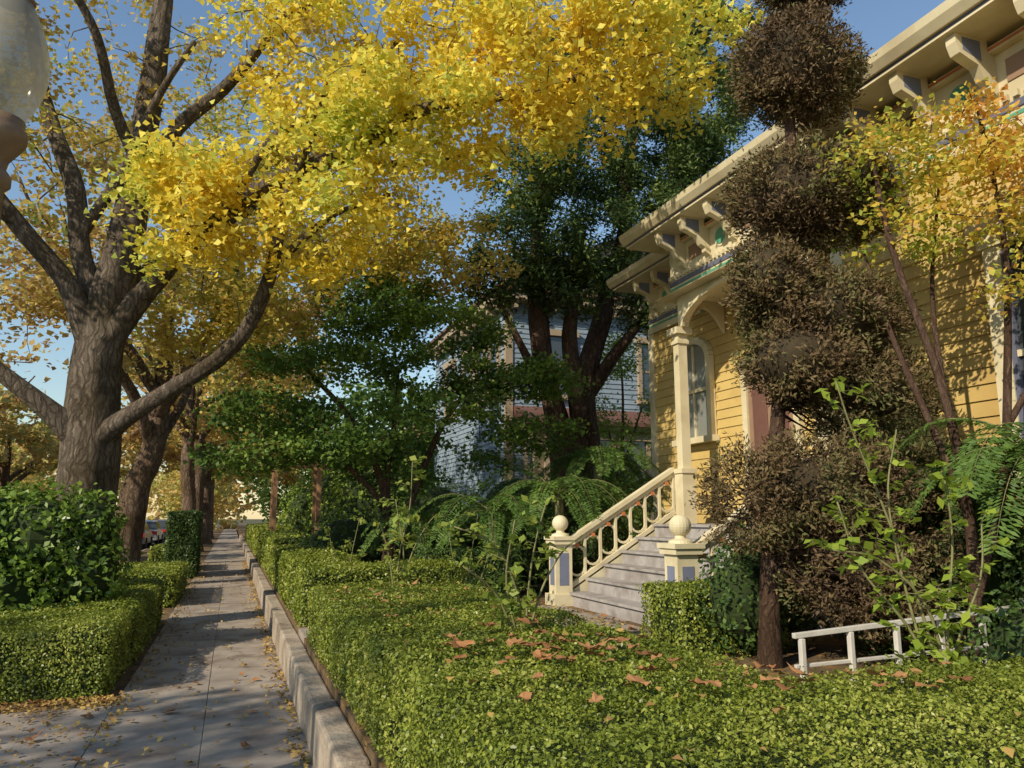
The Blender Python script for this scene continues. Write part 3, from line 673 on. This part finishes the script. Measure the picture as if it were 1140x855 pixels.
def entab(X, y0, y1):
    cr.box(X-.05, X+.3, y0, y1, 5.0, 5.10)
    cr.box(X-.02, X+.3, y0+.002, y1-.002, 5.10, 5.20)
    bb.box(X-.035, X+.29, y0+.004, y1-.004, 5.20, 5.27)
    cr.box(X-.015, X+.28, y0+.006, y1-.006, 5.27, 5.80)
    cr.box(X-.10, X+.27, y0-.02, y1+.02, 5.80, 5.86)
    red.box(X-.106, X-.101, y0, y1, 5.82, 5.845)
    gr.box(X-.028, X-.021, y0+.004, y1-.004, 5.13, 5.165)
    y = y0+.04
    while y < y1-.05:
        cr.box(X-.055, X-.016, y, y+.05, 5.30, 5.36); y += .10
    y = y0+.08; k = 0
    while y < y1-.1:
        cr.prism([(X-.102, 5.50), (X-.17, 5.54), (X-.24, 5.66), (X-.46, 5.74), (X-.50, 5.84), (X-.50, 5.93), (X-.10, 5.93)], 'y', y, y+.10)
        cr.prism([(X-.017, 5.38), (X-.10, 5.44), (X-.10, 5.80), (X-.017, 5.80)], 'y', y+.002, y+.098)
        vi.prism([(X-.20, 5.70), (X-.42, 5.78), (X-.42, 5.90), (X-.20, 5.90)], 'y', y-.004, y+.104)
        ym = y+.375
        if ym+.2 < y1:
            if k % 2 == 0: br.box(X-.028, X-.016, ym-.18, ym+.18, 5.48, 5.70)
            else:
                for nm, r, x_, MBx in (('r', .15, .03, cr), ('g', .115, .042, gr)):
                    poly = [(ym+r*math.cos(t), 5.59+r*math.sin(t)) for t in np.linspace(0, 2*math.pi, 25)[:-1]]
                    MBx.prism(poly, 'x', X-x_, X-.0155)
        y += .65; k += 1
    cr.box(X-.56, X+.2, y0-.42, y1+.42, 5.93, 5.98)
    cr.prism([(X-.56, 5.982), (X-.60, 5.982), (X-.66, 6.06), (X-.68, 6.14), (X-.56, 6.14)], 'y', y0-.46, y1+.46)
    bb.box(X-.565, X-.545, y0-.40, y1+.40, 5.955, 5.9799)
entab(WX-.02, -4, 10.2)
entab(EX-.02, 10.66, 12.4)
rf.prism([(5.80, 6.143), (6.1, 6.20), (11, 8.1), (14.5, 6.6), (14.5, 6.143)], 'y', -4.4, 10.6)
rf.prism([(6.66, 6.145), (11, 7.9), (14.45, 6.5), (14.45, 6.145)], 'y', 10.62, 12.85)
rf.obj('roof', M['roof'], H)
cr.box(6.15, EX-.03, 6.78, 10.3, 4.99, 4.995)
pf = MB(); pf.box(6.1, EX-.03, 6.75, 10.45, G, 1.50); pf.obj('porch_floor', M['step'], H, bevel=.01)
def column(x, y):
    cr.box(x-.11, x+.11, y-.11, y+.11, 1.502, 2.25)
    cr.box(x-.13, x+.13, y-.13, y+.13, 2.25, 2.32)
    cr.box(x-.075, x+.075, y-.075, y+.075, 2.32, 4.25)
    cr.box(x-.10, x+.10, y-.10, y+.10, 4.25, 4.31); cr.box(x-.085, x+.085, y-.085, y+.085, 4.31, 4.40); cr.box(x-.14, x+.14, y-.14, y+.14, 4.40, 4.50)
PX = 6.42; cy = (10.05, 6.98)
for y in cy: column(PX, y)
def arch(y0, y1, zb, zt, x0, x1, rise):
    m_ = (y0+y1)/2; h = (y1-y0)/2
    top = [(m_+(h-.14)*math.cos(t), zb+rise*math.sin(t)) for t in np.linspace(math.pi, 0, 21)]
    cr.prism([(y0, zb), top[0], (top[0][0], zt), (y0, zt)], 'x', x0, x1)
    for a, b in zip(top[:-1], top[1:]): cr.prism([a, b, (b[0], zt), (a[0], zt)], 'x', x0, x1)
    cr.prism([top[-1], (y1, zb), (y1, zt), (top[-1][0], zt)], 'x', x0, x1)
    for a, b in zip(top[:-1], top[1:]): cr.beam((x0-.01, a[0], a[1]), (x0-.01, b[0], b[1]), .05, .05)
arch(7.05, 10.0, 4.50, 4.988, PX-.05, PX+.05, .42)
for t in np.linspace(0, 1, 9)[:-1]:
    xa = PX+.1+(EX-PX-.15)*t; xb = PX+.1+(EX-PX-.15)*(t+.125); cr.prism([(xa, 4.5+.38*math.sin(math.pi*t)), (xb, 4.5+.38*math.sin(math.pi*(t+.125))), (xb, 4.985), (xa, 4.985)], 'y', 10.02, 10.09)
def arch_win(X, y0, y1, z0, z1, curtain=False):
    m_ = (y0+y1)/2; h = (y1-y0)/2; zs = z1-h*.7
    arcp = [(m_+h*math.cos(t), zs+h*.7*math.sin(t)) for t in np.linspace(0, math.pi, 17)]
    (cu if curtain else gl).prism([(y0, z0), (y1, z0)]+arcp, 'x', X-.03, X-.024)
    for a, b in zip(arcp[:-1], arcp[1:]): cr.beam((X-.05, a[0], a[1]), (X-.05, b[0], b[1]), .10, .12)
    cr.box(X-.10, X-.0, y0-.06, y0+.05, z0, zs); cr.box(X-.10, X-.0, y1-.05, y1+.06, z0, zs)
    cr.box(X-.15, X-.0, y0-.12, y1+.12, z0-.10, z0); cr.box(X-.07, X-.031, y0+.05, y1-.05, (z0+zs)/2+.1, (z0+zs)/2+.16)
    cr.box(X-.06, X-.031, m_-.018, m_+.018, z0+.003, z1-.08)
arch_win(EX-.03, 10.45, 11.4, 2.9, 4.55, True)
arch_win(EX-.03, 7.3, 8.0, 2.6, 4.4)
dr = MB(); dr.box(EX-.08, EX-.03, 8.5, 9.5, 1.52, 3.7); dr.obj('front_door', M['brown'], H, bevel=.01)
dp = MB()
for ya in (8.62, 9.06):
    for za, zb in ((1.7, 2.35), (2.5, 3.5)): dp.box(EX-.10, EX-.081, ya, ya+.32, za, zb)
dp.obj('door_panels', M['maroon'], H, bevel=.008)
cr.box(EX-.11, EX-.02, 8.38, 8.5, 1.52, 3.82); cr.box(EX-.11, EX-.02, 9.5, 9.62, 1.52, 3.82); cr.box(EX-.13, EX-.02, 8.36, 9.64, 3.82, 3.95)
def sash(X, y0, y1, z0, z1):
    gl.box(X-.03, X-.022, y0, y1, z0, z1)
    cr.box(X-.09, X-.0, y0-.16, y0, z0, z1); cr.box(X-.09, X-.0, y1, y1+.16, z0, z1)
    cr.box(X-.11, X-.0, y0-.20, y1+.20, z1, z1+.16); cr.box(X-.17, X-.0, y0-.24, y1+.24, z1+.16, z1+.23)
    cr.box(X-.13, X-.0, y0-.20, y1+.20, z0-.12, z0); cr.box(X-.065, X-.031, y0, y1, (z0+z1)/2-.03, (z0+z1)/2+.03)
    bb.box(X-.075, X-.031, y0+.001, y0+.045, z0, z1); bb.box(X-.075, X-.031, y1-.045, y1-.001, z0, z1)
    cr.box(X-.055, X-.031, (y0+y1)/2-.015, (y0+y1)/2+.015, z0, z1)
sash(WX-.025, 3.55, 4.65, 2.0, 4.0); sash(WX-.025, .8, 1.9, 2.0, 4.0)
gl.obj('window_panes', M['glass'], H); cu.obj('curtained_pane', M['curt'], H)
br.obj('frieze_panels', M['brown'], H); gr.obj('medallions', M['green'], H); bb.obj('blue_bands', M['blueb'], H)
st = MB(); ns = 6
for k in range(ns):
    x0 = 4.5+k*.275; z1 = G+(k+1)*(1.5-G)/ns
    st.box(x0+.02, 6.12, 7.15+.001*k, 10.1-.001*k, G-.05 if k == 0 else G+k*(1.5-G)/ns-.02, z1-.035)
    st.box(x0-.015, x0+.31, 7.13, 10.12, z1-.033, z1)
st.obj('front_steps', M['step'], H)
def newel(x, y, z):
    cr.box(x-.17, x+.17, y-.17, y+.17, z, z+.16); cr.box(x-.125, x+.125, y-.125, y+.125, z+.16, z+.84)
    vi.box(x-.130, x-.126, y-.07, y+.07, z+.28, z+.72); vi.box(x-.07, x+.07, y-.130, y-.126, z+.28, z+.72)
    cr.box(x-.16, x+.16, y-.16, y+.16, z+.84, z+.90); cr.box(x-.18, x+.18, y-.18, y+.18, z+.90, z+.95)
    prof = [(.13, z+.95), (.12, z+.98), (.06, z+1.0), (.055, z+1.03)]+[(.115*math.sin(t)+.001, z+1.13-.115*math.cos(t)) for t in np.linspace(.5, math.pi, 12)]
    cr.lathe(x, y, prof, 20)
def stair_rail(y, xa, za, xb, zb):
    dx, dz = xb-xa, zb-za
    cr.beam((xa, y, za+.84), (xb, y, zb+.84), .12, .06); cr.beam((xa, y, za+.77), (xb, y, zb+.77), .05, .07)
    cr.beam((xa, y, za+.20), (xb, y, zb+.20), .10, .06)
    cr.prism([(xa, za-.12), (xb, zb-.12), (xb, zb+.13), (xa, za+.13)], 'y', y-.04, y+.04)
    n = 7
    for k in range(n+1):
        t = (k+.0)/n; x = xa+dx*t; z = za+dz*t
        cr.box(x-.018, x+.018, y-.02, y+.02, z+.20, z+.76)
        if k < n:
            xm = x+dx/n/2; zm = z+dz/n/2; r = dx/n/2
            for a in np.linspace(0, math.pi, 7)[:-1]:
                b = a+math.pi/6
                cr.beam((xm+r*math.cos(a), y, zm+.56+r*math.sin(a)), (xm+r*math.cos(b), y, zm+.56+r*math.sin(b)), .03, .03)
                cr.beam((xm+r*math.cos(a), y, zm+.40-r*math.sin(a)), (xm+r*math.cos(b), y, zm+.40-r*math.sin(b)), .03, .03)
            red.box(xm-.025, xm+.025, y-.04, y+.04, zm+.67, zm+.72)
newel(4.42, 10.2, G); newel(4.42, 7.05, G)
stair_rail(10.2, 4.55, G+.05, 6.3, 1.48); stair_rail(7.05, 4.55, G+.05, 6.3, 1.48)
red.obj('rail_accents', M['redp'], H); vi.obj('newel_panels', M['viol'], H)
cr.obj('trim_cornice_and_railings', M['cream'], H, bevel=.004)

# ------------------------------------------------------------------ blue house
B = empty('blue_victorian_house', (11, 25, G))
mb = MB(); mb.box(7.8, 17, 22, 31, G, 8.3); mb.obj('wall_core', M['bh'], B)
mb = MB(); clap_y(mb, 21.998, 7.8, 17, .6, 8.1, .16, .03); clap_x(mb, 7.798, 22, 31, .6, 8.1, .16, .03); mb.obj('clapboards', M['bh'], B)
tr = MB(); gl = MB(); ma = MB()
tr.box(7.3, 17.5, 21.5, 31.5, 8.3, 8.55); ma.box(7.2, 17.6, 21.4, 31.6, 8.55, 8.65); tr.box(7.72, 7.96, 21.93, 22.1, .5, 8.3)
for k in range(14): tr.box(7.9+k*.7, 8.02+k*.7, 21.6, 21.96, 8.05, 8.29)
for k in range(12): tr.box(7.4, 7.76, 22.1+k*.75, 22.22+k*.75, 8.05, 8.29)
def win_y(Y, x0, x1, z0, z1):
    gl.box(x0, x1, Y-.06, Y-.05, z0, z1); tr.box(x0-.14, x0, Y-.12, Y, z0, z1); tr.box(x1, x1+.14, Y-.12, Y, z0, z1)
    tr.box(x0-.2, x1+.2, Y-.18, Y, z1, z1+.2); tr.box(x0-.2, x1+.2, Y-.16, Y, z0-.14, z0); tr.box(x0, x1, Y-.09, Y-.061, (z0+z1)/2-.03, (z0+z1)/2+.03)
def win_x(X, y0, y1, z0, z1):
    gl.box(X-.06, X-.05, y0, y1, z0, z1); tr.box(X-.12, X, y0-.14, y0, z0, z1); tr.box(X-.12, X, y1, y1+.14, z0, z1)
    tr.box(X-.18, X, y0-.2, y1+.2, z1, z1+.2); tr.box(X-.16, X, y0-.2, y1+.2, z0-.14, z0); tr.box(X-.09, X-.061, y0, y1, (z0+z1)/2-.03, (z0+z1)/2+.03)
win_y(22, 9.0, 10.0, 5.4, 7.3); win_y(22, 12.5, 13.5, 5.4, 7.3)
win_x(7.8, 22.7, 23.5, 5.4, 7.4); win_x(7.8, 24.2, 25, 5.4, 7.4); win_x(7.8, 25.7, 26.5, 5.4, 7.4); win_x(7.8, 28, 29, 5.4, 7.4)
bay = MB(); bay.box(8.4, 12.4, 20.9, 21.99, G, 4.3); bay.obj('bay_wall', M['tanp'], B)
for x in (8.7, 9.9, 11.1): win_y(20.9, x, x+.85, 2.1, 3.9)
win_x(8.4, 21.1, 21.7, 2.1, 3.9)
ma.prism([(20.45, 4.3), (20.45, 4.42), (21.97, 5.0), (21.97, 4.3)], 'x', 8.0, 12.8)
tr.box(8.1, 12.7, 20.6, 21.96, 4.18, 4.299)
tr.obj('trim', M['tanp'], B); gl.obj('windows', M['glass'], B); ma.obj('eaves', M['maroon'], B)
rf = MB(); rf.prism([(7.2, 8.652), (17.6, 8.652), (12.4, 11.2)], 'y', 21.4, 31.6); rf.obj('roof', M['roof'], B)
B = empty('teal_house', (10, 46, G))
mb = MB(); mb.box(6.8, 15, 42, 52, G, 4.4); mb.obj('walls', M['teal'], B)
tr = MB(); gl = MB(); tr.box(5.2, 15.4, 41.6, 52.4, 4.4, 4.6)
for y in (42, 45, 48.5, 52): tr.box(5.4, 5.65, y-.12, y+.12, G, 4.4)
win_x(6.8, 43, 44.2, 1.6, 3.6); win_x(6.8, 46, 47.2, 1.6, 3.6); win_y(42, 8.5, 9.8, 1.6, 3.6)
tr.obj('trim', M['cream'], B); gl.obj('windows', M['glass'], B)
rf = MB(); rf.prism([(5.0, 4.602), (15.6, 4.602), (10.3, 7.2)], 'y', 41.4, 52.6); rf.obj('roof', M['wood'], B)
B = empty('cream_house', (-22, 40, 0))
mb = MB(); mb.box(-27, -19, 36, 46, 0, 6); mb.obj('walls', M['cream'], B)
tr = MB(); gl = MB(); win_y(36, -25, -24, 1.5, 3); win_y(36, -22, -21, 1.5, 3); win_y(36, -25, -24, 4, 5.3); win_y(36, -22, -21, 4, 5.3)
tr.obj('trim', M['white'], B); gl.obj('windows', M['glass'], B)
rf = MB(); rf.prism([(-27.5, 6.002), (-18.5, 6.002), (-23, 9)], 'y', 35.5, 46.5); rf.obj('roof', M['roof'], B)

# garden arbor
mb = MB()
for x in (1.25, 2.6):
    for y in (25.6, 26.8): mb.box(x-.07, x+.07, y-.07, y+.07, G, 3.2)
for y in (25.6, 26.8): mb.box(.8, 3.1, y-.05, y+.05, 3.2, 3.36)
for k in range(6): mb.box(.95+k*.38, 1.02+k*.38, 25.2, 27.2, 3.362, 3.46)
for x in (1.3, 2.55): mb.beam((x, 25.6, 2.7), (x+(.35 if x < 2 else -.35), 25.6, 3.18), .06, .06)
mb.obj('garden_arbor', M['wood'])

# low white rail
mb = MB()
mb.beam((3.65,4.45,.80), (5.9,4.38,.93), .035, .035); mb.beam((3.65,4.45,.60), (5.9,4.38,.66), .025, .025)
for k in range(6):
    x = 3.7+k*.42; mb.box(x-.017, x+.017, 4.41, 4.45, G, .78+.06*(x-3.65))
mb.obj('low_white_railing', M['white'], bevel=.004)

# ------------------------------------------------------------------ street lamp
LX = -1.30
S = empty('street_lamp', (LX, 4.5, 0))
mb = MB()
mb.lathe(LX, 4.5, [(.20,0),(.20,.12),(.16,.16),(.15,.5),(.11,.6),(.085,.75),(.075,2.0),(.062,3.30),(.09,3.33),(.09,3.38),(.06,3.42),(.07,3.47),(.11,3.53),(.14,3.58),(.145,3.63),(.12,3.66),(.125,3.70)], 24)
mb.lathe(LX, 4.5, [(.10,4.40),(.11,4.42),(.06,4.48),(.02,4.54),(.012,4.60)], 16)
mb.obj('post', M['iron'], S, True)
mb = MB(); mb.lathe(LX, 4.5, [(.115,3.701),(.125,3.73),(.16,3.80),(.195,3.90),(.21,4.0),(.20,4.12),(.165,4.25),(.12,4.35),(.10,4.399)], 32)
mb.obj('globe', M['globe'], S, True)

# ------------------------------------------------------------------ cars
def car(name, x, y, paint):
    par = empty(name, (x, y, -.13)); z = -.13; w = .9
    body = [(-2.2,.35),(-2.25,.75),(-2.1,.98),(-1.3,1.04),(1.0,1.0),(1.9,.86),(2.2,.68),(2.22,.35)]
    cab = [(-1.95,1.0),(-1.35,1.46),(.15,1.48),(1.05,1.0)]
    mb = MB()
    def loft(mbx, prof, w0, w1, zlo, zhi):
        n = len(mbx.v); k = len(prof)
        for sg in (-1, 1):
            for yy, zz in prof:
                ww = w0+(w1-w0)*max(0, (zz-zlo)/(zhi-zlo)); mbx.v.append((x+sg*ww, y+yy, z+zz))
        mbx.f.append(tuple(range(n, n+k))); mbx.f.append(tuple(range(n+2*k-1, n+k-1, -1)))
        for i in range(k):
            j = (i+1) % k; mbx.f.append((n+i, n+k+i, n+k+j, n+j))
    loft(mb, body, w, w*.95, .35, 1.0); loft(mb, [(-1.38,1.44),(-1.2,1.50),(.05,1.51),(.2,1.455)], .70, .62, 1.44, 1.51)
    mb.obj('body', paint, par, bevel=.05)
    mb = MB(); loft(mb, cab, w*.93, .68, 1.0, 1.48); mb.obj('windows', M['glass'], par, bevel=.03)
    mb = MB()
    for sx in (-1, 1):
        for yy in (-1.4, 1.35):
            poly = [(y+yy+.33*math.cos(t), z+.33+.33*math.sin(t)) for t in np.linspace(0, 2*math.pi, 19)[:-1]]
            mb.prism(poly, 'x', x+sx*.72, x+sx*.92)
    mb.obj('wheels', M['rubber'], par)
    mb = MB(); mb.box(x-.86, x-.55, y-2.27, y-2.2, z+.72, z+.9); mb.box(x+.55, x+.86, y-2.27, y-2.2, z+.72, z+.9); mb.obj('tail_lights', M['tail'], par)
car('parked_car', -5.0, 53, M['paint_silver']); car('parked_car', -5.0, 60, M['paint_dark']); car('parked_car', -5.05, 67, M['paint_white'])
car('parked_car', -5.0, 46, M['paint_dark']); car('parked_car', -5.05, 31, M['paint_dark']); car('parked_car', -5.05, 22.5, M['paint_silver'])

# ------------------------------------------------------------------ distant tree masses
def mass(name, blobs, n, ls, mat):
    P = []; w = np.array([b[3]*b[5] for b in blobs]); w = w/w.sum()
    for i, b in enumerate(blobs):
        k = int(n*w[i]); d = nrm(R.normal(size=(k, 3))); r = 1+.25*noise3(d, 3., i)-np.abs(R.normal(size=k))*.25
        P.append(np.array(b[:3])+d*np.array(b[3:6])*r[:, None])
    P = np.vstack(P)
    leaf_mesh(name, P, np.tile([0, 0, 1.], (len(P), 1)), ls, .8, mat, None, 1.0, .1)
bl = []
for k in range(26): bl.append((random.uniform(-60, 60), random.uniform(95, 130), random.uniform(3, 7), random.uniform(5, 8), 5, random.uniform(4, 7)))
mass('distant_tree_line', bl, 26000, .9, M['tan'])
bl = [(12,35,5,4,4,4.5),(5.5,33,4.5,2.5,2.5,3.0),(7,38,5,3,3,4),(16,40,7,5,5,6),(4.5,56,5,3,4,4.5),(4,70,5,3,5,5),(20,20,5,3,3,5),(24,26,6,4,4,6)]
mass('distant_green_trees', bl, 34000, .3, M['maple'])
bl = [(-20,24,4,4,5,4),(-17,52,3.5,4,5,3.5),(-18,72,4,4,6,4),(-22,60,5,5,6,5),(-3.0,75,4,2.5,3,3.5),(-4,88,4.5,4,3,4.5)]
mass('distant_autumn_trees', bl, 24000, .36, M['orange'])

# ------------------------------------------------------------------ light, sky, camera
d = Vector((.72, .40, -.54)).normalized()
sd = bpy.data.lights.new('sun', 'SUN'); sd.energy = 5.0; sd.angle = math.radians(.5); sd.color = (1, .87, .67)
so = bpy.data.objects.new('sun', sd); COL.objects.link(so); so.rotation_euler = d.to_track_quat('-Z', 'Y').to_euler(); so.location = (-30, -20, 30)
w = bpy.data.worlds.new('World'); scene.world = w; w.use_nodes = True
nt = w.node_tree; bg = nt.nodes['Background']
sky = nt.nodes.new('ShaderNodeTexSky'); sky.sky_type = 'NISHITA'; sky.sun_disc = False
sky.sun_elevation = math.asin(-d.z); sky.sun_rotation = math.atan2(-d.x, -d.y) % (2*math.pi)
sky.ozone_density = 3.0; sky.dust_density = .2; sky.air_density = 1.4
nt.links.new(sky.outputs[0], bg.inputs[0]); bg.inputs[1].default_value = .145
cd = bpy.data.cameras.new('camera'); cd.lens = 26.84; cd.sensor_width = 36; cd.clip_end = 2000; cd.clip_start = .05
co = bpy.data.objects.new('camera', cd); COL.objects.link(co); co.location = (0, 0, 1.6)
co.rotation_euler = (math.radians(90+9.88), 0, math.radians(-19.88))
scene.camera = co
scene.view_settings.view_transform = 'Standard'; scene.view_settings.look = 'None'; scene.view_settings.exposure = 0
